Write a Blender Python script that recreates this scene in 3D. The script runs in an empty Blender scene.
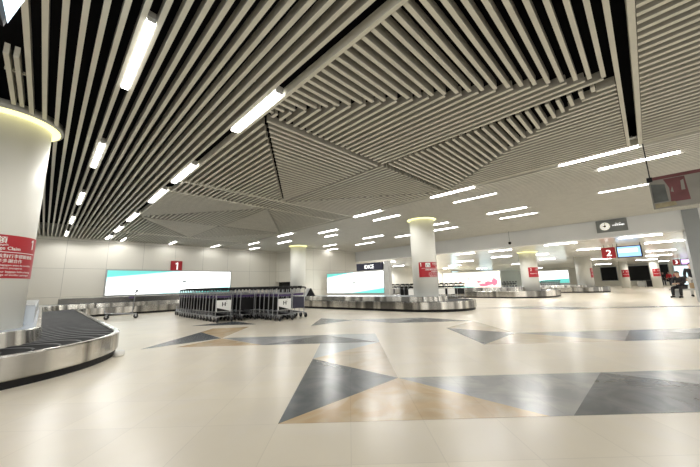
import bpy, bmesh, math, random
from mathutils import Vector, Matrix
random.seed(7)
scn = bpy.context.scene
C = scn.collection
PI = math.pi
S2 = math.sqrt(.5)

# ------------------------------------------------------------------ helpers
class MB:
    """collects simple shapes; build() links them as ONE mesh object"""
    def __init__(s): s.v = []; s.f = []; s.m = []; s.sm = []
    def add(s, vs, fs, mi=0, smooth=False):
        o = len(s.v); s.v += [tuple(v) for v in vs]
        for f in fs: s.f.append(tuple(o + i for i in f)); s.m.append(mi); s.sm.append(smooth)
        return s
    def box(s, x0, y0, z0, x1, y1, z1, mi=0):
        v = [(x0,y0,z0),(x1,y0,z0),(x1,y1,z0),(x0,y1,z0),(x0,y0,z1),(x1,y0,z1),(x1,y1,z1),(x0,y1,z1)]
        return s.add(v, [(0,3,2,1),(4,5,6,7),(0,1,5,4),(1,2,6,5),(2,3,7,6),(3,0,4,7)], mi)
    def bevbox(s, x0, y0, z0, x1, y1, z1, b=.01, mi=0):
        # box with chamfered edges
        bm = bmesh.new(); bmesh.ops.create_cube(bm, size=1)
        for v in bm.verts:
            v.co = Vector(((x0+x1)/2 + v.co.x*(x1-x0), (y0+y1)/2 + v.co.y*(y1-y0), (z0+z1)/2 + v.co.z*(z1-z0)))
        bmesh.ops.bevel(bm, geom=bm.edges[:], offset=b, segments=2, affect='EDGES', profile=.6)
        bm.verts.index_update()
        s.add([v.co[:] for v in bm.verts], [tuple(v.index for v in f.verts) for f in bm.faces], mi)
        bm.free(); return s
    def tube(s, pts, r, n=8, mi=0, closed=False):
        pts = [Vector(p) for p in pts]; rings = []
        k = len(pts); up = None
        for i, p in enumerate(pts):
            a = pts[i-1] if (i > 0 or closed) else p
            b = pts[(i+1) % k] if (i < k-1 or closed) else p
            t = (b - a).normalized()
            if up is None:
                up = t.orthogonal().normalized()
            up = (up - t * up.dot(t))
            if up.length < 1e-6: up = t.orthogonal()
            up.normalize(); w = t.cross(up)
            rr = r[i] if isinstance(r, (list, tuple)) else r
            rings.append([p + (up*math.cos(2*PI*j/n) + w*math.sin(2*PI*j/n))*rr for j in range(n)])
        vs = [v for g in rings for v in g]; fs = []
        for i in range(k if closed else k-1):
            a = i*n; b = ((i+1) % k)*n
            for j in range(n): fs.append((a+j, a+(j+1) % n, b+(j+1) % n, b+j))
        s.add(vs, fs, mi, True)
        if not closed:
            s.add(rings[0], [tuple(reversed(range(n)))], mi); s.add(rings[-1], [tuple(range(n))], mi)
        return s
    def lathe(s, prof, cx=0, cy=0, n=48, mi=0, smooth=True, axis='z', a0=0, a1=2*PI):
        full = abs(a1-a0-2*PI) < 1e-6; m = n if full else n+1; vs = []
        for (r, z) in prof:
            for j in range(m):
                a = a0 + (a1-a0)*j/n
                if axis == 'z': vs.append((cx + r*math.cos(a), cy + r*math.sin(a), z))
                elif axis == 'x': vs.append((z, cx + r*math.cos(a), cy + r*math.sin(a)))
                else: vs.append((cx + r*math.cos(a), z, cy + r*math.sin(a)))
        fs = []
        for i in range(len(prof)-1):
            for j in range(n):
                k = (j+1) % m
                fs.append((i*m+j, i*m+k, (i+1)*m+k, (i+1)*m+j))
        return s.add(vs, fs, mi, smooth)
    def build(s, name, mats, parent=None):
        me = bpy.data.meshes.new(name); me.from_pydata(s.v, [], s.f)
        if not isinstance(mats, (list, tuple)): mats = [mats]
        for m in mats: me.materials.append(m)
        for p, mi, sm in zip(me.polygons, s.m, s.sm): p.material_index = mi; p.use_smooth = sm
        bm = bmesh.new(); bm.from_mesh(me); bmesh.ops.recalc_face_normals(bm, faces=bm.faces[:]); bm.to_mesh(me); bm.free()
        o = bpy.data.objects.new(name, me); C.objects.link(o)
        if parent: o.parent = parent
        return o

def tag(o, label=None, cat=None, group=None, kind=None):
    if label: o['label'] = label
    if cat: o['category'] = cat
    if group: o['group'] = group
    if kind: o['kind'] = kind
    return o
def thing(name, label, cat, loc=(0,0,0), rz=0, group=None):
    o = bpy.data.objects.new(name, None); C.objects.link(o); o.empty_display_size = .2
    o.location = loc; o.rotation_euler = (0,0,rz)
    return tag(o, label, cat, group)
def dup(root, loc, rz, label, group=None):
    r = root.copy(); C.objects.link(r); r.location = loc; r.rotation_euler = (0,0,rz); r['label'] = label
    if group: r['group'] = group
    for ch in list(root.children):
        c = ch.copy(); C.objects.link(c); c.parent = r
        for g in list(ch.children):
            d = g.copy(); C.objects.link(d); d.parent = c
    return r
def ordinal(n):
    return ['first','second','third','fourth','fifth','sixth','seventh','eighth','ninth','tenth','eleventh','twelfth','thirteenth','fourteenth','fifteenth','sixteenth','seventeenth','eighteenth','nineteenth','twentieth','twenty-first','twenty-second','twenty-third','twenty-fourth'][n]

# ------------------------------------------------------------------ materials
def mat(name, col, rough=.5, metal=0, spec=.5, emit=None, es=0, coat=0, noise=None, bump=None):
    m = bpy.data.materials.new(name); m.use_nodes = True
    nt = m.node_tree; b = nt.nodes['Principled BSDF']
    b.inputs['Base Color'].default_value = (*col, 1); b.inputs['Roughness'].default_value = rough
    b.inputs['Metallic'].default_value = metal; b.inputs['Specular IOR Level'].default_value = spec
    b.inputs['Coat Weight'].default_value = coat
    if emit: b.inputs['Emission Color'].default_value = (*emit, 1); b.inputs['Emission Strength'].default_value = es
    if noise:
        sc, amt = noise
        tc = nt.nodes.new('ShaderNodeTexCoord'); n = nt.nodes.new('ShaderNodeTexNoise'); n.inputs['Scale'].default_value = sc
        n.inputs['Detail'].default_value = 5
        nt.links.new(tc.outputs['Object'], n.inputs['Vector'])
        r = nt.nodes.new('ShaderNodeMapRange'); r.inputs['From Min'].default_value = .3; r.inputs['From Max'].default_value = .7
        r.inputs['To Min'].default_value = 1-amt; r.inputs['To Max'].default_value = 1+amt
        nt.links.new(n.outputs['Fac'], r.inputs['Value'])
        mx = nt.nodes.new('ShaderNodeMix'); mx.data_type = 'RGBA'; mx.blend_type = 'MULTIPLY'; mx.inputs['Factor'].default_value = 1
        mx.inputs['A'].default_value = (*col, 1); nt.links.new(r.outputs['Result'], mx.inputs['B'])
        nt.links.new(mx.outputs['Result'], b.inputs['Base Color'])
        if bump:
            bp = nt.nodes.new('ShaderNodeBump'); bp.inputs['Strength'].default_value = bump
            nt.links.new(n.outputs['Fac'], bp.inputs['Height']); nt.links.new(bp.outputs['Normal'], b.inputs['Normal'])
    return m

class NT:
    """tiny node-graph helper"""
    def __init__(s, m): s.t = m.node_tree; s.b = s.t.nodes['Principled BSDF']
    def n(s, kind, **kw):
        q = s.t.nodes.new(kind)
        for k, v in kw.items(): setattr(q, k, v)
        return q
    def link(s, a, b): s.t.links.new(a, b)
    def math(s, op, a, b=None, c=None):
        q = s.n('ShaderNodeMath', operation=op)
        for i, x in enumerate((a, b, c)):
            if x is None: continue
            if isinstance(x, (int, float)): q.inputs[i].default_value = x
            else: s.link(x, q.inputs[i])
        return q.outputs[0]
    def line(s, coord, off, pitch, half):
        # 1 on a joint line, 0 elsewhere
        w = s.math('PINGPONG', s.math('SUBTRACT', coord, off - 100*pitch), pitch/2)
        return s.math('LESS_THAN', w, half)

def tiled(name, col, pu, ou, pv, ov, rot, half, dark, rough, vary, marb, plane='xy', coat=0, spec=.5, veins=None):
    """panel / tile material: joint grid, per-tile tone, cloudy marbling"""
    m = mat(name, col, rough, spec=spec, coat=coat); g = NT(m)
    geo = g.n('ShaderNodeNewGeometry'); sep = g.n('ShaderNodeSeparateXYZ'); g.link(geo.outputs['Position'], sep.inputs[0])
    X, Y, Z = sep.outputs
    if plane == 'xy':
        if rot:
            U = g.math('MULTIPLY', g.math('SUBTRACT', X, Y), S2); V = g.math('MULTIPLY', g.math('ADD', X, Y), S2)
        else: U, V = X, Y
    elif plane == 'xz': U, V = X, Z
    else: U, V = Y, Z
    lu = g.line(U, ou, pu, half); lv = g.line(V, ov, pv, half)
    j = g.math('MAXIMUM', lu, lv)
    fu = g.math('FLOOR', g.math('DIVIDE', g.math('SUBTRACT', U, ou), pu)); fv = g.math('FLOOR', g.math('DIVIDE', g.math('SUBTRACT', V, ov), pv))
    cb = g.n('ShaderNodeCombineXYZ'); g.link(fu, cb.inputs[0]); g.link(fv, cb.inputs[1])
    wn = g.n('ShaderNodeTexWhiteNoise'); g.link(cb.outputs[0], wn.inputs['Vector'])
    no = g.n('ShaderNodeTexNoise'); no.inputs['Scale'].default_value = marb[0]; no.inputs['Detail'].default_value = 8; no.inputs['Distortion'].default_value = 1.2
    g.link(geo.outputs['Position'], no.inputs['Vector'])
    k = g.math('ADD', 1 - vary/2 - marb[1]/2, g.math('MULTIPLY', wn.outputs['Value'], vary))
    k = g.math('ADD', k, g.math('MULTIPLY', no.outputs['Fac'], marb[1]))
    k = g.math('MULTIPLY', k, g.math('SUBTRACT', 1, g.math('MULTIPLY', j, dark)))
    base = (*col, 1)
    mx = g.n('ShaderNodeMix', data_type='RGBA', blend_type='MULTIPLY'); mx.inputs['Factor'].default_value = 1
    mx.inputs['A'].default_value = base
    if veins:
        n2 = g.n('ShaderNodeTexNoise'); n2.inputs['Scale'].default_value = veins[0]; n2.inputs['Detail'].default_value = 6; n2.inputs['Distortion'].default_value = 2.5
        g.link(geo.outputs['Position'], n2.inputs['Vector'])
        rr = g.n('ShaderNodeMapRange'); rr.inputs['From Min'].default_value = .42; rr.inputs['From Max'].default_value = .66
        g.link(n2.outputs['Fac'], rr.inputs['Value'])
        mv = g.n('ShaderNodeMix', data_type='RGBA'); g.link(rr.outputs['Result'], mv.inputs['Factor'])
        mv.inputs['A'].default_value = base; mv.inputs['B'].default_value = (*veins[1], 1)
        g.link(mv.outputs['Result'], mx.inputs['A'])
    g.link(k, mx.inputs['B']); g.link(mx.outputs['Result'], g.b.inputs['Base Color'])
    return m

FL = dict(pu=.54, ou=-.55, pv=.54, ov=2.43, rot=True, half=.0035)
M = {}
M['floor'] = tiled('floor_tile', (.78,.715,.59), **FL, dark=.10, rough=.30, vary=.07, marb=(1.1,.14), veins=(.9, (.78,.72,.62)))
M['dark_tile'] = tiled('slate_tile', (.085,.098,.108), **FL, dark=.15, rough=.26, vary=.08, marb=(2.2,.5), veins=(1.6, (.13,.14,.15)))
M['grey_tile'] = tiled('grey_tile', (.33,.34,.345), **FL, dark=.15, rough=.24, vary=.08, marb=(2,.3), veins=(1.5, (.44,.44,.43)))
M['tan_tile'] = tiled('tan_tile', (.58,.42,.245), **FL, dark=.12, rough=.24, vary=.08, marb=(2,.4), veins=(1.6, (.66,.55,.38)))
M['pale_tan_tile'] = tiled('pale_tan_tile', (.64,.54,.40), **FL, dark=.12, rough=.24, vary=.06, marb=(2,.3), veins=(1.6, (.70,.63,.52)))
M['blue_tile'] = tiled('pale_blue_tile', (.56,.59,.60), **FL, dark=.12, rough=.24, vary=.06, marb=(2,.3))
M['wall'] = tiled('wall_panel', (.72,.695,.62), 1.62, .6, 1.39, .78, False, .007, .45, .38, .05, (.7,.06), plane='xz')
M['wall_side'] = tiled('wall_panel_side', (.72,.695,.62), 1.62, .6, 1.39, .78, False, .007, .45, .38, .05, (.7,.06), plane='yz')
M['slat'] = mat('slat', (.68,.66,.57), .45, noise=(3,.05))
M['slat_side_shaded'] = mat('slat_side_shaded', (.42,.405,.355), .5, noise=(3,.05))  # slat sides toned darker: shade put into the colour for contrast
M['plenum'] = mat('plenum', (.006,.006,.007), .9, spec=.1)
M['bulkhead'] = mat('bulkhead', (.72,.735,.745), .3, noise=(.4,.06))
M['soffit'] = mat('soffit', (.82,.81,.76), .2, noise=(.5,.04))
M['lowwall'] = mat('pale_wall', (.82,.79,.70), .5, noise=(.5,.05))
M['white_wall'] = mat('white_wall', (.78,.78,.79), .5, noise=(.5,.03))
M['grey_trim'] = mat('grey_trim', (.30,.32,.33), .4, noise=(1,.05))
M['column'] = mat('column_paint', (.74,.73,.67), .5, spec=.25, noise=(.8,.03))
M['cap'] = mat('cap_trim', (.42,.42,.38), .4, noise=(2,.04))
M['cove'] = mat('cove_glow', (.8,.8,.5), .5, emit=(1,.93,.42), es=1.15, noise=(2,.02))
M['lamp'] = mat('lamp_diffuser', (.9,.9,.9), .5, emit=(1,.985,.95), es=11, noise=(2,.02))
M['lamp_low'] = mat('lamp_diffuser_low', (.9,.9,.9), .5, emit=(1,.985,.95), es=16, noise=(2,.02))
M['housing'] = mat('lamp_housing', (.5,.5,.48), .5, noise=(3,.03))
M['belt'] = mat('belt_rubber', (.008,.0085,.0095), .7, spec=.12, noise=(5,.25))
M['belt_edge'] = mat('belt_edge', (.14,.142,.148), .55, spec=.2, noise=(5,.2))
M['black'] = mat('black_plastic', (.007,.007,.008), .5, spec=.25, noise=(6,.2))
M['rubber'] = mat('wheel_rubber', (.02,.02,.021), .6, noise=(9,.2))
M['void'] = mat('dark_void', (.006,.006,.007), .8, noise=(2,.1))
M['chrome'] = mat('trolley_metal', (.46,.47,.49), .3, metal=.9, noise=(4,.08))
M['pale_panel'] = mat('island_panel', (.55,.60,.66), .22, metal=.35, noise=(1,.04))
M['red'] = mat('sign_red', (.42,.012,.022), .4, noise=(3,.06))
M['white'] = mat('sign_white', (.85,.85,.83), .5, noise=(3,.02))
M['white_glow'] = mat('sign_white_lit', (.9,.9,.9), .5, emit=(1,1,1), es=.55, noise=(3,.02))
M['board'] = mat('lightbox_white', (.9,.9,.9), .35, emit=(1,1,.99), es=1.35, noise=(1,.02))
M['teal'] = mat('lightbox_teal', (.2,.7,.66), .35, emit=(.12,.66,.62), es=.50, noise=(1,.05))
M['pale_teal'] = mat('lightbox_pale_teal', (.5,.8,.8), .35, emit=(.62,.92,.90), es=.85, noise=(1,.05))
M['board_grey'] = mat('lightbox_grey', (.4,.45,.46), .35, emit=(.42,.48,.50), es=.30, noise=(1,.05))
M['board_pink'] = mat('lightbox_pink', (.8,.3,.4), .35, emit=(.80,.16,.27), es=.62, noise=(2,.1))
M['board_cream'] = mat('lightbox_cream', (.9,.85,.7), .35, emit=(1,.93,.78), es=.85, noise=(1.4,.10))
M['frame'] = mat('alu_frame', (.40,.42,.43), .35, metal=.5, noise=(3,.05))
M['navy'] = mat('sign_navy', (.018,.018,.045), .4, noise=(3,.1))
M['screen'] = mat('screen_blue', (.1,.3,.8), .3, emit=(.36,.60,1), es=1.0, noise=(4,.1))
M['screen_pale'] = mat('screen_pale', (.6,.8,1), .3, emit=(.75,.90,1), es=1.2, noise=(4,.05))
M['screen_purple'] = mat('screen_purple', (.5,.3,.8), .3, emit=(.62,.40,.90), es=1.0, noise=(4,.1))
M['glass'] = mat('bright_glazing', (.6,.8,.85), .15, emit=(.72,.92,1), es=.9, noise=(1,.08))
M['glass_dim'] = mat('dim_glazing', (.30,.36,.38), .15, emit=(.40,.48,.50), es=.3, noise=(1,.08))
M['skin'] = mat('skin', (.55,.36,.27), .5, noise=(8,.06))
M['lips'] = mat('lips', (.36,.14,.12), .5, noise=(8,.05))
M['hair'] = mat('hair', (.01,.009,.008), .5, noise=(20,.2))
M['red_cloth'] = mat('red_cloth', (.50,.02,.025), .8, noise=(9,.15))
M['dark_cloth'] = mat('dark_cloth', (.013,.013,.016), .8, noise=(9,.2))
M['tan_cloth'] = mat('tan_cloth', (.42,.30,.18), .7, noise=(9,.15))
M['pale_cloth'] = mat('pale_cloth', (.62,.62,.60), .8, noise=(9,.08))
M['purple_trim'] = mat('purple_trim', (.06,.035,.12), .4, noise=(5,.1))
M['grey_plastic'] = mat('grey_plastic', (.5,.5,.48), .45, noise=(4,.05))
M['clock_panel'] = mat('clock_panel', (.20,.215,.215), .45, noise=(3,.06))
M['clock_face'] = mat('clock_face', (.85,.82,.72), .4, emit=(1,.97,.86), es=.45, noise=(3,.02))
M['ad_red'] = mat('ad_red', (.16,.05,.055), .35, noise=(3,.3))
M['ad_grey'] = mat('ad_grey', (.10,.108,.105), .35, noise=(5,.35))
M['ad_pale'] = mat('ad_pale', (.27,.26,.235), .35, noise=(2,.15))
M['ad_sand'] = mat('ad_sand', (.30,.26,.16), .35, noise=(8,.35))

def steel_mat():
    m = mat('brushed_steel', (.60,.585,.55), .24, metal=1); g = NT(m)
    at = g.n('ShaderNodeAttribute', attribute_name='reflection_streak')  # bright and dark reflections painted along the steel as colour
    tc = g.n('ShaderNodeTexCoord'); mp = g.n('ShaderNodeMapping'); mp.inputs['Scale'].default_value = (3,3,90)
    g.link(tc.outputs['Object'], mp.inputs['Vector'])
    no = g.n('ShaderNodeTexNoise'); no.inputs['Scale'].default_value = 2; g.link(mp.outputs[0], no.inputs['Vector'])
    k = g.math('ADD', g.math('MULTIPLY', at.outputs['Fac'], 1.05), g.math('ADD', .16, g.math('MULTIPLY', no.outputs['Fac'], .14)))
    mx = g.n('ShaderNodeMix', data_type='RGBA', blend_type='MULTIPLY'); mx.inputs['Factor'].default_value = 1
    mx.inputs['A'].default_value = (.60,.58,.535,1); g.link(k, mx.inputs['B']); g.link(mx.outputs['Result'], g.b.inputs['Base Color'])
    return m
M['steel'] = steel_mat()

# ------------------------------------------------------------------ text
def text_verts(body, size, align='LEFT'):
    cu = bpy.data.curves.new('t', 'FONT'); cu.body = body; cu.size = size; cu.align_x = align; cu.align_y = 'BOTTOM_BASELINE'
    cu.resolution_u = 2
    o = bpy.data.objects.new('t', cu); C.objects.link(o)
    dg = bpy.context.evaluated_depsgraph_get(); dg.update()
    me = bpy.data.meshes.new_from_object(o.evaluated_get(dg))
    v = [x.co[:] for x in me.vertices]; f = [tuple(p.vertices) for p in me.polygons]
    bpy.data.objects.remove(o); bpy.data.curves.remove(cu); bpy.data.meshes.remove(me)
    return v, f
def text(name, body, size, place, m, parent=None, align='LEFT', bold=0, squash=1):
    v, f = text_verts(body, size, align)
    b = MB(); b.add([place(x*squash, y) for x, y, z in v], f)
    if bold: b.add([place(x*squash+bold, y) for x, y, z in v], f)
    return b.build(name, m, parent)
ONE = [(-.06,0),(.06,0),(.06,.70),(-.035,.70),(-.17,.60),(-.17,.49),(-.06,.545)]
def numeral_one(size, place, m, parent):
    b = MB(); b.add([place(x*size, y*size) for x, y in ONE], [(0,1,2,6),(2,3,4,5),(2,5,6)]); return b.build('number', m, parent)
def on_back(x0, y, z0): return lambda a, b: (x0 + a, y, z0 + b)          # facing -Y
def on_side(x, y0, z0): return lambda a, b: (x, y0 - a, z0 + b)          # facing -X
def on_cyl(cx, cy, r, phi, z0):
    return lambda a, b: (cx + r*math.cos(phi + a/r), cy + r*math.sin(phi + a/r), z0 + b)

# ------------------------------------------------------------------ SETTING: floor
X0, X1, Y0, Y1 = -7.0, 62.0, -9.0, 20.4
b = MB(); b.box(X0, Y0, -.2, X1, Y1+.3, 0)
floor = tag(b.build('floor', M['floor']), kind='structure')
def uv(u, v): return ((u+v)*S2, (v-u)*S2)
inlays = [
 ('dark_tile', [(-.55,2.43),(.51,3.46),(-.53,4.43)]),
 ('tan_tile', [(-.55,2.43),(1.48,2.43),(.51,3.46)]),
 ('grey_tile', [(1.48,2.43),(1.66,2.43),(2.72,3.46),(.51,3.46)]),
 ('dark_tile', [(1.66,2.43),(4.02,2.43),(2.72,3.46)]),
 ('grey_tile', [(4.02,2.43),(7,2.43),(7,3.46),(2.72,3.46)]),
 ('pale_tan_tile', [(.51,3.46),(.52,5.55),(-.53,4.43)]),
 ('blue_tile', [(-.53,4.43),(.52,5.55),(-.53,5.55)]),
 ('dark_tile', [(-1.56,5.55),(.52,5.55),(-.52,6.47)]),
 ('grey_tile', [(-1.56,5.55),(-.52,6.47),(-2.63,6.42)]),
 ('tan_tile', [(-3.07,5.55),(-1.56,5.55),(-2.63,6.39)]),
 ('dark_tile', [(-3.62,5.44),(-2.63,6.39),(-3.51,7.35)]),
 ('tan_tile', [(-3.51,7.35),(-2.63,6.42),(-2.63,8.1),(-3.5,7.95)]),
 ('dark_tile', [(-4.4,8.62),(-2.6,8.62),(-3.5,9.5)]),
 ('blue_tile', [(-.52,6.49),(.52,5.57),(.52,6.5)]),
 ('dark_tile', [(2.18,5.08),(3.25,6.11),(2.18,7.03)]),
 ('pale_tan_tile', [(2.18,5.08),(4.47,5.08),(3.25,6.11)]),
 ('grey_tile', [(4.47,5.08),(5.52,6.11),(3.25,6.11)]),
 ('dark_tile', [(4.47,5.08),(7.1,5.08),(5.52,6.11)]),
 ('grey_tile', [(7.1,5.08),(9.5,5.08),(9.5,6.11),(5.52,6.11)]),
 ('pale_tan_tile', [(3.25,6.11),(3.25,8.15),(2.18,7.03)]),
 ('dark_tile', [(1.09,8.15),(3.25,8.15),(2.18,9.2)]),
 ('grey_tile', [(0,9.15),(1.09,8.15),(2.18,9.2)]),
 ('dark_tile', [(-1.0,7.98),(.1,9.05),(-.9,9.75)]),
 ('dark_tile', [(7.6,10.45),(8.65,11.0),(7.6,12.3)]),
 ('grey_tile', [(5.2,12.0),(7.6,10.45),(7.6,12.3)]),
 ('pale_tan_tile', [(7.6,10.45),(10.2,10.45),(8.65,11.0)]),
 ('grey_tile', [(10.2,10.45),(11.0,11.0),(8.65,11.0)]),
 ('dark_tile', [(10.2,10.45),(13,10.45),(11.0,11.0)]),
]
for k, (mn, poly) in enumerate(inlays):
    b = MB(); z = .0012
    b.add([(*uv(*p), z) for p in poly] + [(*uv(*p), -.01) for p in poly],
          [tuple(range(len(poly)))] + [(i, (i+1) % len(poly), len(poly)+(i+1) % len(poly), len(poly)+i) for i in range(len(poly))])
    b.build('tile_inlay', M[mn], floor)

# ------------------------------------------------------------------ SETTING: ceiling
HC = 3.70
b = MB(); b.box(X0, Y0, 4.35, 18.0, Y1+.3, 4.5)
ceiling = tag(b.build('ceiling', M['plenum']), kind='structure')
lamps = []        # (x, y_centre, length, width, z_bottom, label, group)
def lamp_row(name, items, group, w):
    for i, (x, y, L) in enumerate(items):
        lamps.append((x, y, L, w, None, '%s, %s from the camera' % (name, ordinal(i)), group))
lamp_row('wide tube light in the leftmost ceiling row', [(.488,3.97,1.42),(.488,7.6,1.5),(.488,11.55,1.5),(.488,15.3,1.5),(.488,19.0,1.5)], 'tube lights of the leftmost ceiling row', .074)
lamp_row('wide tube light in the long dark ceiling slot', [(2.055,4.08,1.42),(2.055,7.55,1.5),(2.055,9.9,1.6),(2.055,13.4,1.6),(2.055,16.4,1.5),(2.055,19.2,1.4)], 'tube lights of the dark ceiling slot', .11)
lamp_row('slim tube light along the edge of the triangular slat panels', [(8.40,.48,1.38),(8.44,3.93,1.40),(8.50,7.42,1.40),(8.68,13.35,1.3),(8.85,17.1,1.3)], 'tube lights along the triangular slat panels', .06)
lamp_row('slim tube light in the row just beyond the triangular panels', [(9.50,-.15,1.39),(9.56,3.71,1.38),(9.64,7.39,1.32),(9.77,11.2,1.4),(10.10,15.6,1.4),(10.10,19.35,1.3)], 'tube lights of the second row', .06)
lamp_row('slim tube light in the middle row over the near column', [(12.09,.1,1.35),(12.33,3.6,1.41),(12.61,6.75,1.2),(12.98,10.95,1.5),(13.35,15.1,1.27)], 'tube lights of the middle row', .06)
lamp_row('slim tube light in the row nearest the hanging bulkhead', [(13.68,3.57,1.39),(14.02,7.03,1.3),(14.16,9.63,1.15),(14.62,13.05,1.6),(14.95,16.75,1.4)], 'tube lights of the row nearest the bulkhead', .06)
lamps.append((10.79,12.1,.95,.06,None,'short tube light between the second row and the middle row','short ceiling lights'))
lamp_row('tube light close to the back wall over the lit board', [(2.72,19.65,1.2),(5.05,19.55,1.3),(7.52,19.6,1.3)], 'wall lights over the advertising board', .06)
SW, SH = .045, .13
def cut(lo, hi, c, alongy=True):
    segs = [(lo, hi)]
    for (x, y, L, w, z, *_ ) in lamps:
        p, q = (x, y) if alongy else (y, x)
        half = (w/2 if alongy else L/2) + SW/2 + .004
        ext = (L/2 if alongy else w/2) + .02
        if abs(c - p) < half:
            ns = []
            for a, d in segs:
                if q-ext >= d or q+ext <= a: ns.append((a, d)); continue
                if q-ext > a: ns.append((a, q-ext))
                if q+ext < d: ns.append((q+ext, d))
            segs = ns
    for (cx, cy, r) in [(-.67,6.95,.62),(11.1,6.62,.62),(11.75,16.5,.62),(-1.2,16.6,.62)]:
        p, q = (cx, cy) if alongy else (cy, cx)
        if abs(c-p) < r:
            e = math.sqrt(r*r-(c-p)**2); ns = []
            for a, d in segs:
                if q-e >= d or q+e <= a: ns.append((a, d)); continue
                if q-e > a: ns.append((a, q-e))
                if q+e < d: ns.append((q+e, d))
            segs = ns
    return [s for s in segs if s[1]-s[0] > .03]
def slat(b, c, lo, hi, alongy, w=SW):
    for a, d in cut(lo, hi, c, alongy):
        x0, y0, x1, y1 = (c-w/2, a, c+w/2, d) if alongy else (a, c-w/2, d, c+w/2)
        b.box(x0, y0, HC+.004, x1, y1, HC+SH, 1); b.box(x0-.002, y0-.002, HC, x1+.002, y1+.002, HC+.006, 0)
def field_rect(x0, x1, y0, y1, alongy=True, pitch=.14, start=None, mats=None):
    b = MB(); c = start if start is not None else (x0 if alongy else y0) + pitch/2
    while c < (x1 if alongy else y1):
        slat(b, c, y0 if alongy else x0, y1 if alongy else x1, alongy); c += pitch
    b.build('slat_panel', mats or [M['slat'], M['slat_side_shaded']], ceiling)
def field_poly(poly, alongy, pitch=.14, trim=.03):
    """slats parallel to X or Y, clipped to a polygon"""
    b = MB(); ax = 0 if alongy else 1
    lo = min(p[ax] for p in poly); hi = max(p[ax] for p in poly)
    c = math.ceil(lo/pitch + .001)*pitch - pitch*.5
    if c < lo + SW/2: c += pitch
    while c < hi - SW/2:
        hits = []
        for i in range(len(poly)):
            p, q = poly[i], poly[(i+1) % len(poly)]
            if (p[ax]-c)*(q[ax]-c) < 0:
                t = (c-p[ax])/(q[ax]-p[ax]); hits.append(p[1-ax] + t*(q[1-ax]-p[1-ax]))
        if len(hits) >= 2:
            a, d = min(hits)+trim, max(hits)-trim
            if d-a > .05: slat(b, c, a, d, alongy)
        c += pitch
    b.build('slat_panel', [M['slat'], M['slat_side_shaded']], ceiling)
# left zone: widely lit slats running along the hall, and a short pair that stops early
PL = .1382
field_rect(-.48, 1.99, Y0, Y1, True, PL, -.41)
b = MB()
for c in (-.585, -.505): b.box(c-SW/2, 4.85, HC, c+SW/2, 6.2, HC+SH)
b.box(-.63, 5.3, HC+.05, -.45, 5.33, HC+.08)
b.build('slat_panel', [M['slat'], M['slat_side_shaded']], ceiling)
field_rect(X0, -.9, Y0, 3.0, True); field_rect(X0, -.46, 7.6, Y1, True, PL, -.41-PL*46)
# two cells of triangular panels between the two slots
XA, XB, XM = 2.17, 8.22, 5.19
for (ys, ym, ye) in ((-.06, 4.0, 8.1), (9.12, 13.1, 17.1)):
    P0, P1, P2, P3, P4, P5 = (XA,ym), (XM,ye), (XM,ym), (XB,ym), (XM,ys), (XB,ys)
    field_poly([(XA,ys), P4, P0], False)            # corner by the dark slot
    field_poly([P0, P4, P2], True)
    field_poly([P4, P3, P2], False)
    field_poly([P4, P5, P3], True)
    field_poly([P0, P2, P1], False, trim=.05)
    field_poly([P2, P3, P1], True)
    field_poly([P0, P1, (XA,ye)], True, trim=.06)
    field_poly([P1, P3, (XB,ye)], False)
    b = MB()
    b.box(XA-.03, ys, HC-.004, XA+.02, ye, HC+SH); b.box(XA, ys-.03, HC-.004, XB+.05, ys+.02, HC+SH)
    b.box(XA, ye-.02, HC-.004, XB, ye+.03, HC+SH)
    b.build('edge_slat', M['slat'], ceiling)
b = MB()
b.box(XA, -.27, HC-.004, XB+.05, -.21, HC+SH); b.box(XB+.03, -9, HC-.004, XB+.07, Y1, HC+SH)
b.build('edge_slat', M['slat'], ceiling)
field_rect(XA, XB, 8.15, 9.08, True); field_rect(XA, XB, 17.15, Y1, True)
field_rect(XA, XB, Y0, -.28, True)
field_rect(XB+.22, 17.9, Y0, Y1, True, mats=[mat('slat_light', (.80,.78,.71), .45, noise=(3,.04)), mat('slat_light_side_shaded', (.60,.585,.53), .5, noise=(3,.04))])  # sides of the pale slats also darkened in colour to stand for shade
# pale backing above the dense slats in the middle and right of the hall
b = MB(); b.box(XB+.1, Y0, HC+.20, 17.95, Y1, HC+.22); b.build('slat_backing', mat('slat_backing', (.38,.37,.34), .8, noise=(2,.05)), ceiling)

for i, (x, y, L, w, z, lab, grp) in enumerate(lamps):
    t = thing('ceiling_light', lab, 'ceiling light', (x, y, HC), 0, grp)
    b = MB(); b.box(-w/2, -L/2, -.012, w/2, L/2, .03); b.build('diffuser', M['lamp'], t)
    b = MB(); b.box(-w/2, -L/2-.03, .03, w/2, L/2+.03, .10); b.box(-w/2, -L/2-.02, -.004, w/2, -L/2, .03); b.box(-w/2, L/2, -.004, w/2, L/2+.02, .03)
    b.box(-.01, -.01, .10, .01, .01, .65); b.build('housing', M['housing'], t)

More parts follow.
